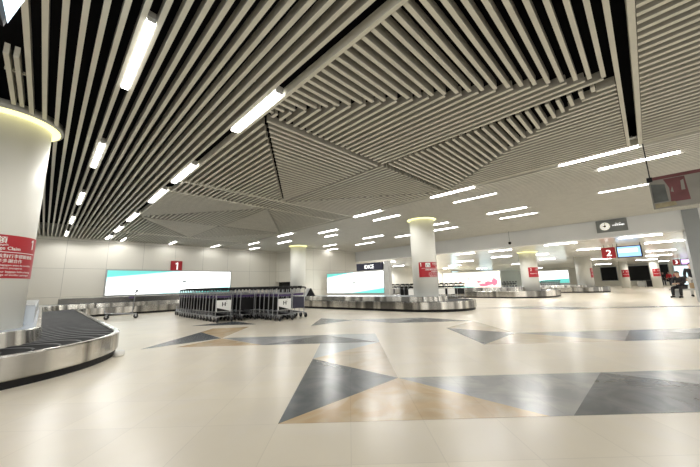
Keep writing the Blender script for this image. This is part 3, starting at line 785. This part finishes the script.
# carousel 2 number and arrivals screen hung from the low ceiling
def hung_sign(loc, num, lab1, lab2, scr, wn=.58, ws=1.0, h=.56, tilt=0):
    x, y, z = loc
    t = thing('number_sign', lab1, 'sign', (x, y, z), math.radians(-90), 'hanging red carousel number signs')
    b = MB(); b.bevbox(0,-.05,0,wn,.05,h,.01); b.build('panel', M['red'], t)
    text('number', num, h*.8, on_back(wn/2,-.054,h*.22), M['white_glow'], t, 'CENTER', .02)
    b = MB()
    for a in (.12, wn-.08):
        b = MB(); b.tube([(a,0,h),(a,0,2.9-z)], .014, 6); b.build('hanger', M['black'], t)
    s = thing('arrivals_screen', lab2, 'screen', (x, y-wn-.04, z), math.radians(-90))
    b = MB(); b.bevbox(0,-.07,-.02,ws,.07,h+.02,.012); b.build('casing', M['black'], s)
    b = MB(); b.box(.05,-.074,.03,ws-.06,-.069,h-.03); p = b.build('display', M[scr], s)
    b = MB(); b.box(.08,-.0755,h*.42,ws*.84,-.0745,h*.78)
    p2 = b.build('text_block', M['screen_pale'], p)
    b = MB()
    for k in range(4): b.box(.11,-.0765,h*.46+k*h*.075,ws*(.55+.06*(k % 3)),-.0758,h*.485+k*h*.075)
    b.build('text_lines', M['screen'], p)
    b = MB()
    for a in (.06, ws-.05):
        b = MB(); b.tube([(a,0,h),(a,0,2.9-z)], .016, 6); b.build('hanger', M['black'], s)
hung_sign((22.25,1.76,2.15), '2', 'square red sign with white number 2 hung beside a screen', 'blue lit arrivals screen hung beside the number 2 sign', 'screen', .60, 1.03, .60)
hung_sign((45,-1.87,2.25), '3', 'far red sign with white number 3 hung beside a purple screen', 'purple lit arrivals screen hung beside the far number 3 sign', 'screen_purple', .5, .85, .55)

# hanging advert at the right edge
t = thing('hanging_advert', 'long reddish and beige advertising banner box hung from the ceiling at the right edge', 'advertising board', (8.3,-.24,2.32), math.radians(-90))
h, w = .62, 3.2
b = MB(); b.bevbox(0,-.05,0,w,.05,h,.012); b.build('box', M['ad_pale'], t)
b = MB(); b.box(.06,-.056,h-.05,w,.056,h+.012); b.build('top_rail', M['ad_red'], t)
b = MB(); b.add([(.02,-.053,.12),(.22,-.053,.13),(.21,-.053,.46),(.02,-.053,.50)], [(0,1,2,3)]); b.build('printed_block', M['ad_grey'], t)
b = MB(); b.add([(.25,-.053,.10),(.50,-.053,.10),(.48,-.053,.56),(.20,-.053,.56),(.26,-.053,.38)], [(0,1,2,3,4)])
b.build('printed_shape', M['ad_red'], t)
b = MB(); b.add([(.64,-.053,.20),(.70,-.053,.20),(.70,-.053,.42),(.86,-.053,.50),(.9,-.053,.56),(.8,-.053,.56),(.66,-.053,.44)], [tuple(range(7))])
b.build('printed_shape', M['ad_red'], t)
b = MB(); b.add([(1.1,-.053,.08),(1.5,-.053,.08),(1.6,-.053,.5),(1.2,-.053,.55)], [(0,1,2,3)]); b.build('printed_shape', M['ad_red'], t)
b = MB(); b.add([(.27,-.0545,.30),(.31,-.0545,.28),(.30,-.0545,.40)], [(0,1,2)]); b.build('printed_shape', M['ad_pale'], t)
b = MB(); b.add([(.41,-.0545,.30),(.46,-.0545,.30),(.46,-.0545,.50),(.42,-.0545,.48)], [(0,1,2,3)]); b.build('printed_shape', M['ad_pale'], t)
b = MB(); b.add([(.03,-.053,.01),(.32,-.053,.03),(.30,-.053,.11),(.03,-.053,.10)], [(0,1,2,3)]); b.build('printed_shape', M['ad_sand'], t)
b = MB(); b.tube([(.03,0,h),(.03,0,1.42)], .010, 6); b.bevbox(-.02,-.06,h-.07,.06,.06,h+.025,.008); b.build('hanger', M['black'], t)
b = MB(); b.tube([(w-.2,0,h),(w-.2,0,1.42)], .010, 6); b.build('hanger', M['black'], t)
# tilted screen at the top left corner
t = thing('hanging_screen', 'pale lit screen corner hung among the black slats at the top left', 'screen', (-.40,3.16,3.0))
b = MB(); b.add([(-.02,.03,-.02),(-.05,-1.0,-.02),(.115,-1.0,.66),(.145,.03,.66),(-.06,.03,-.01),(-.09,-1.0,-.01),(.075,-1.0,.67),(.105,.03,.67)],
      [(3,2,1,0),(4,5,6,7),(0,1,5,4),(1,2,6,5),(2,3,7,6),(3,0,4,7)]); b.build('casing', M['black'], t)
b = MB(); b.add([(.0,.0,.0),(-.03,-.95,.0),(.12,-.95,.62),(.15,.0,.62)], [(0,1,2,3)]); b.build('display', M['screen_pale'], t)
b = MB(); b.tube([(.05,-.5,.3),(.05,-.5,1.3)], .012, 6); b.build('hanger', M['black'], t)
# ceiling dome camera under the low ceiling by the second column
t = thing('ceiling_camera', 'small dark dome camera on a thin rod left of the second hall column', 'camera', (17.6,5.15,3.0))
b = MB(); b.tube([(0,0,.12),(0,0,1.35)], .012, 6); b.build('rod', M['grey_trim'], t)
b = MB(); b.lathe([(0,-.03),(.06,-.0),(.075,.05),(.07,.12),(0,.13)], n=20); b.build('dome', M['black'], t)

# ------------------------------------------------------------------ people
def skin_obj(name, pts, edges, radii, m, parent, lev=1):
    me = bpy.data.meshes.new(name); me.from_pydata(pts, edges, [])
    o = bpy.data.objects.new(name, me); C.objects.link(o)
    sk = o.modifiers.new('s', 'SKIN'); 
    for i, r in enumerate(radii):
        me.skin_vertices[0].data[i].radius = (r, r) if not isinstance(r, tuple) else r
    me.skin_vertices[0].data[0].use_root = True
    sb = o.modifiers.new('u', 'SUBSURF'); sb.levels = lev; sb.render_levels = lev
    dg = bpy.context.evaluated_depsgraph_get(); dg.update()
    nm = bpy.data.meshes.new_from_object(o.evaluated_get(dg)); bpy.data.objects.remove(o); nm.name = name
    nm.materials.clear(); nm.materials.append(m)
    for p in nm.polygons: p.use_smooth = True
    q = bpy.data.objects.new(name, nm); C.objects.link(q); q.parent = parent
    return q
def person(loc, rz, label, pose, top, legs, hair=True, bag=None):
    """local: facing +Y; pose gives joints"""
    t = thing('person', label, 'person', loc, rz)
    J = pose
    names = list(J); ix = {k: i for i, k in enumerate(names)}
    E = [('pelvis','waist'),('waist','chest'),('chest','neck'),('neck','jaw'),('jaw','head'),('head','crown')]
    for s in 'lr':
        E += [('chest','sh'+s),('sh'+s,'el'+s),('el'+s,'wr'+s),('wr'+s,'ha'+s),('pelvis','hip'+s),('hip'+s,'kn'+s),('kn'+s,'an'+s),('an'+s,'to'+s)]
        for k in range(4): E.append(('ha'+s, 'f%d%s' % (k, s)))
        E.append(('wr'+s, 'th'+s))
    hv = (Vector(J['crown'])-Vector(J['head'])).normalized()
    J['jaw'] = tuple(Vector(J['head'])-hv*.055+Vector((0,.012,0)))
    R = dict(pelvis=.12, waist=.105, chest=.125, neck=.052, jaw=.070, head=.098, crown=.078)
    for s in 'lr':
        R.update({'sh'+s:.062,'el'+s:.043,'wr'+s:.030,'ha'+s:.036,'hip'+s:.088,'kn'+s:.058,'an'+s:.036,'to'+s:.022,'th'+s:.010})
        w, hd = Vector(J['wr'+s]), Vector(J['ha'+s]); d = (hd-w).normalized(); sd = d.cross(Vector((0,1,.2))).normalized() if abs(d.y) < .9 else Vector((1,0,0))
        for k in range(4):
            J['f%d%s' % (k, s)] = tuple(hd + d*(.085-.012*abs(k-1.2)) + sd*(.02*(k-1.5))); R['f%d%s' % (k, s)] = .0095
        J['th'+s] = tuple(w + d*.07 + sd*.05)
    names = list(J); ix = {k: i for i, k in enumerate(names)}
    skin_obj('body', [J[k] for k in names], [(ix[a], ix[c]) for a, c in E], [R[k] for k in names], M['skin'], t)
    def sub(nm, keys, ed, add, m):
        skin_obj(nm, [J[k] for k in keys], [(keys.index(a), keys.index(c)) for a, c in ed], [R[k]+add for k in keys], m, t)
    J['collar'] = tuple(Vector(J['chest']).lerp(Vector(J['neck']), .62)); R['collar'] = .050
    kk = ['waist','chest','pelvis','collar'] + [a+s for s in 'lr' for a in ('sh','el','wr')]
    sub('jacket', kk, [('waist','chest'),('pelvis','waist'),('chest','collar')] + [e for s in 'lr' for e in (('chest','sh'+s),('sh'+s,'el'+s),('el'+s,'wr'+s))], .022, top)
    kk = ['pelvis'] + [a+s for s in 'lr' for a in ('hip','kn','an')]
    sub('trousers', kk, [e for s in 'lr' for e in (('pelvis','hip'+s),('hip'+s,'kn'+s),('kn'+s,'an'+s))], .020, legs)
    for s in 'lr':
        a_, t_ = Vector(J['an'+s]), Vector(J['to'+s]); J['tip'+s] = tuple(t_ + (t_-a_)*.35*Vector((1,1,0)) if False else (t_.x + (t_.x-a_.x)*.3, t_.y + (t_.y-a_.y)*.3, t_.z)); R['tip'+s] = .020
        J['heel'+s] = (a_.x - (t_.x-a_.x)*.3, a_.y - (t_.y-a_.y)*.3, t_.z); R['heel'+s] = .026
        sub('shoe', ['an'+s,'to'+s,'tip'+s,'heel'+s], [('heel'+s,'an'+s),('an'+s,'to'+s),('to'+s,'tip'+s)], .022, M['black'])
    hc = Vector(J['head']).lerp(Vector(J['crown']), .45)
    b = MB(); nseg = 20; vs = []; fs = []; nr = 7
    for i in range(nr+1):
        for j in range(nseg):
            a = 2*PI*j/nseg; front = math.sin(a)
            th = math.radians(88 - 30*max(0, front)**1.0 + 38*max(0, -front))*i/nr
            sh = 1.0 if i < nr else .93
            vs.append((hc.x + .095*sh*math.sin(th)*math.cos(a), hc.y - .008 + .105*sh*math.sin(th)*front, hc.z + .112*math.cos(th)))
    for i in range(nr):
        for j in range(nseg): fs.append((i*nseg+j, i*nseg+(j+1) % nseg, (i+1)*nseg+(j+1) % nseg, (i+1)*nseg+j))
    b.add(vs, fs, 0, True); b.build('hair', M['hair'], t)
    # face: eyes, nose, mouth, ears
    f = Vector(J['head']); 
    b = MB()
    for s in (-1, 1): b.lathe([(0,-.010),(.009,-.004),(.009,.004),(0,.010)], f.x+s*.034, f.z+.025, n=10, axis='y'); 
    b.v = [(x, y+f.y+.088, z) for x, y, z in b.v]; b.build('eyes', M['black'], t)
    b = MB(); b.add([(f.x-.014,f.y+.085,f.z-.012),(f.x+.014,f.y+.085,f.z-.012),(f.x,f.y+.112,f.z-.008),(f.x,f.y+.09,f.z+.028)], [(0,1,2),(0,2,3),(2,1,3),(0,3,1)]); b.build('nose', M['skin'], t)
    b = MB(); b.bevbox(f.x-.026, f.y+.068, f.z-.054, f.x+.026, f.y+.090, f.z-.044, .003); b.build('mouth', M['lips'], t)
    for s in (-1, 1):
        b = MB(); b.lathe([(0,-.010),(.020,-.006),(.028,0),(.020,.006),(0,.010)], f.y-.005, f.z+.005, n=12, axis='x'); b.v = [(x+f.x+s*.090, y, z) for x, y, z in b.v]; b.build('ear', M['skin'], t)
    return t
def stand(dx=0, lean=0, arm=.0):
    J = dict(pelvis=(0,0,.95), waist=(0,.0,1.10), chest=(0,lean*.5,1.33), neck=(0,lean,1.47), head=(0,lean+.02,1.59), crown=(0,lean+.01,1.67))
    for s, k in (('l',1),('r',-1)):
        J.update({'sh'+s:(k*.19,lean*.5,1.40),'el'+s:(k*.25,lean*.5-.03,1.12),'wr'+s:(k*.25,.10+arm,.92),'ha'+s:(k*.25,.14+arm,.84),
                  'hip'+s:(k*.09,0,.90),'kn'+s:(k*.10,.03+k*dx,.50),'an'+s:(k*.11,-.02+k*dx*1.5,.08),'to'+s:(k*.12,.14+k*dx*1.5,.04)})
    return J
def sit(sp=.0, arm=.0):
    J = dict(pelvis=(0,0,.52), waist=(0,.02,.68), chest=(0,.10,.92), neck=(0,.17,1.06), head=(0,.21,1.17), crown=(0,.21,1.25))
    for s, k in (('l',1),('r',-1)):
        J.update({'sh'+s:(k*.19,.11,.99),'el'+s:(k*.24,.22,.74),'wr'+s:(k*.10,.42,.70),'ha'+s:(k*.06,.49,.69),
                  'hip'+s:(k*.10,.02,.50),'kn'+s:(k*.15,.46,.50),'an'+s:(k*(.15+sp),.50,.09),'to'+s:(k*(.16+sp),.66,.04)})
    return J
person((55.5,-1.75,0), math.radians(120), 'far standing person in a red jacket and black trousers, left of a pair', stand(.10), M['red_cloth'], M['dark_cloth'])
person((55.0,-2.35,0), math.radians(100), 'far standing person in a red jacket, right of a pair near the bright door', stand(-.10,.05), M['red_cloth'], M['dark_cloth'])
person((57.0,-1.25,0), math.radians(90), 'far standing person in dark clothes left of the red jackets', stand(.06), M['dark_cloth'], M['dark_cloth'])
bench = thing('bench', 'low pale grey bench beside the grey pillar edge at the right', 'bench', (22.75,-1.30,0), math.radians(-45))
b = MB(); b.bevbox(-.75,-.25,.36,.75,.25,.43,.02); b.build('seat', M['grey_plastic'], bench)
for sx in (-.6,.6):
    b = MB(); b.bevbox(sx-.04,-.2,0,sx+.04,.2,.36,.008); b.build('leg', M['frame'], bench)
person((22.52,-1.08,0), math.radians(62), 'person in black jacket and black trousers sitting bent forward on the pale bench', sit(), M['dark_cloth'], M['dark_cloth'])
person((23.75,-1.55,0), math.radians(100), 'person in a black top and pale trousers standing behind the bench', stand(.04,.10,.05), M['dark_cloth'], M['pale_cloth'])
t = thing('shoulder_bag', 'tan shoulder bag lying on the pale bench', 'bag', (22.98,-1.55,.43), math.radians(-45))
b = MB(); b.bevbox(-.2,-.08,0,.2,.08,.28,.04); b.build('bag_body', M['tan_cloth'], t)
b = MB(); b.tube([(-.12,0,.27),(-.1,0,.40),(0,0,.46),(.1,0,.40),(.12,0,.27)], .012, 6); b.build('strap', M['black'], t)
# luggage heap far right of the second screen
for i, (x, y, w, h, mn, lb) in enumerate(((47.5,.75,.7,.62,'grey_plastic','grey suitcase left in the far luggage heap'),(47.2,.05,.62,.75,'black','black suitcase in the middle of the far luggage heap'),(47.0,-.55,.6,.7,'pale_cloth','pale suitcase at the right of the far luggage heap'))):
    t = thing('suitcase', lb, 'suitcase', (x, y, 0))
    b = MB(); b.bevbox(-.14,-w/2,.05,.14,w/2,h,.05); b.build('shell', M[mn], t)
    b = MB(); b.tube([(0,-.12,h),(0,-.12,h+.12),(0,.12,h+.12),(0,.12,h)], .014, 6); b.build('handle', M['black'], t)
    for sy in (-1, 1):
        b = MB(); b.lathe([(0,-.02),(.05,-.02),(.05,.02),(0,.02)], sy*(w/2-.08), .05, n=10, axis='x'); b.build('wheel', M['rubber'], t)
t = thing('service_counter', 'low white counter against the far wall right of the luggage heap', 'counter', (57.5,-.55,0))
b = MB(); b.bevbox(-.3,-.9,0,.3,.9,.62,.01); b.build('body', M['white'], t)
b = MB(); b.bevbox(-.34,-.95,.62,.34,.95,.68,.01); b.build('top', M['grey_plastic'], t)

# ------------------------------------------------------------------ light thrown by the fixtures
def bulb(x, y, z, e):
    ld = bpy.data.lights.new('tube_light', 'SPOT'); ld.energy = e; ld.color = (1,.985,.95); ld.shadow_soft_size = 0; ld.spot_size = math.radians(168); ld.spot_blend = .35
    lo = bpy.data.objects.new('tube_light', ld); C.objects.link(lo); lo.location = (x, y, z)
for (x, y, L, w, *_ ) in lamps: bulb(x, y, HC-.03, (52 if w > .07 else 40)*(.15 if y > 16.6 and x > 12 else .45 if y > 19 else 1))
for (x, y, L) in lowl: bulb(x, y, 2.85, 98 if y < 14 else 330)
# ------------------------------------------------------------------ unseen fill lights added behind the viewer to brighten the near floor
for i, (x, y) in enumerate(((-2.6,-1.2),(-2.6,2.2),(.5,-3.2),(.5,-6.6),(3.6,-4.2),(6.4,-4.2),(9.2,-4.2),(12.2,-4.4),(15.0,-4.4),(5,-7.4),(10,-7.4))):
    ld = bpy.data.lights.new('hall_fill', 'AREA'); ld.shape = 'RECTANGLE'; ld.size = .5; ld.size_y = 1.4; ld.energy = 20; ld.color = (1,.985,.95)
    lo = bpy.data.objects.new('hall_fill', ld); C.objects.link(lo); lo.location = (x, y, HC-.03)
# ------------------------------------------------------------------ world and camera
wd = bpy.data.worlds.new('World'); scn.world = wd; wd.use_nodes = True
bg = wd.node_tree.nodes['Background']; bg.inputs['Color'].default_value = (1,.98,.93,1); bg.inputs['Strength'].default_value = 1.3

f = 299.0
def dirv(p): return Vector((p[0]-350, -(p[1]-233.5), -f))
vx, vy = dirv((650,278)).normalized(), dirv((43,293)).normalized()
vz = vx.cross(vy).normalized(); e = vx.dot(vy)
vx = (vx - vy*(e/2)).normalized(); vy = vz.cross(vx)
R = Matrix((vx, vy, vz))
cd = bpy.data.cameras.new('Camera'); cam = bpy.data.objects.new('Camera', cd); C.objects.link(cam)
cam.matrix_world = Matrix.Translation((0,0,1.0)) @ R.to_4x4()
cd.sensor_width = 36; cd.lens = f/700*36; cd.clip_start = .05; cd.clip_end = 300
scn.camera = cam
scn.view_settings.view_transform = 'Standard'; scn.view_settings.look = 'None'
scn.view_settings.exposure = .36
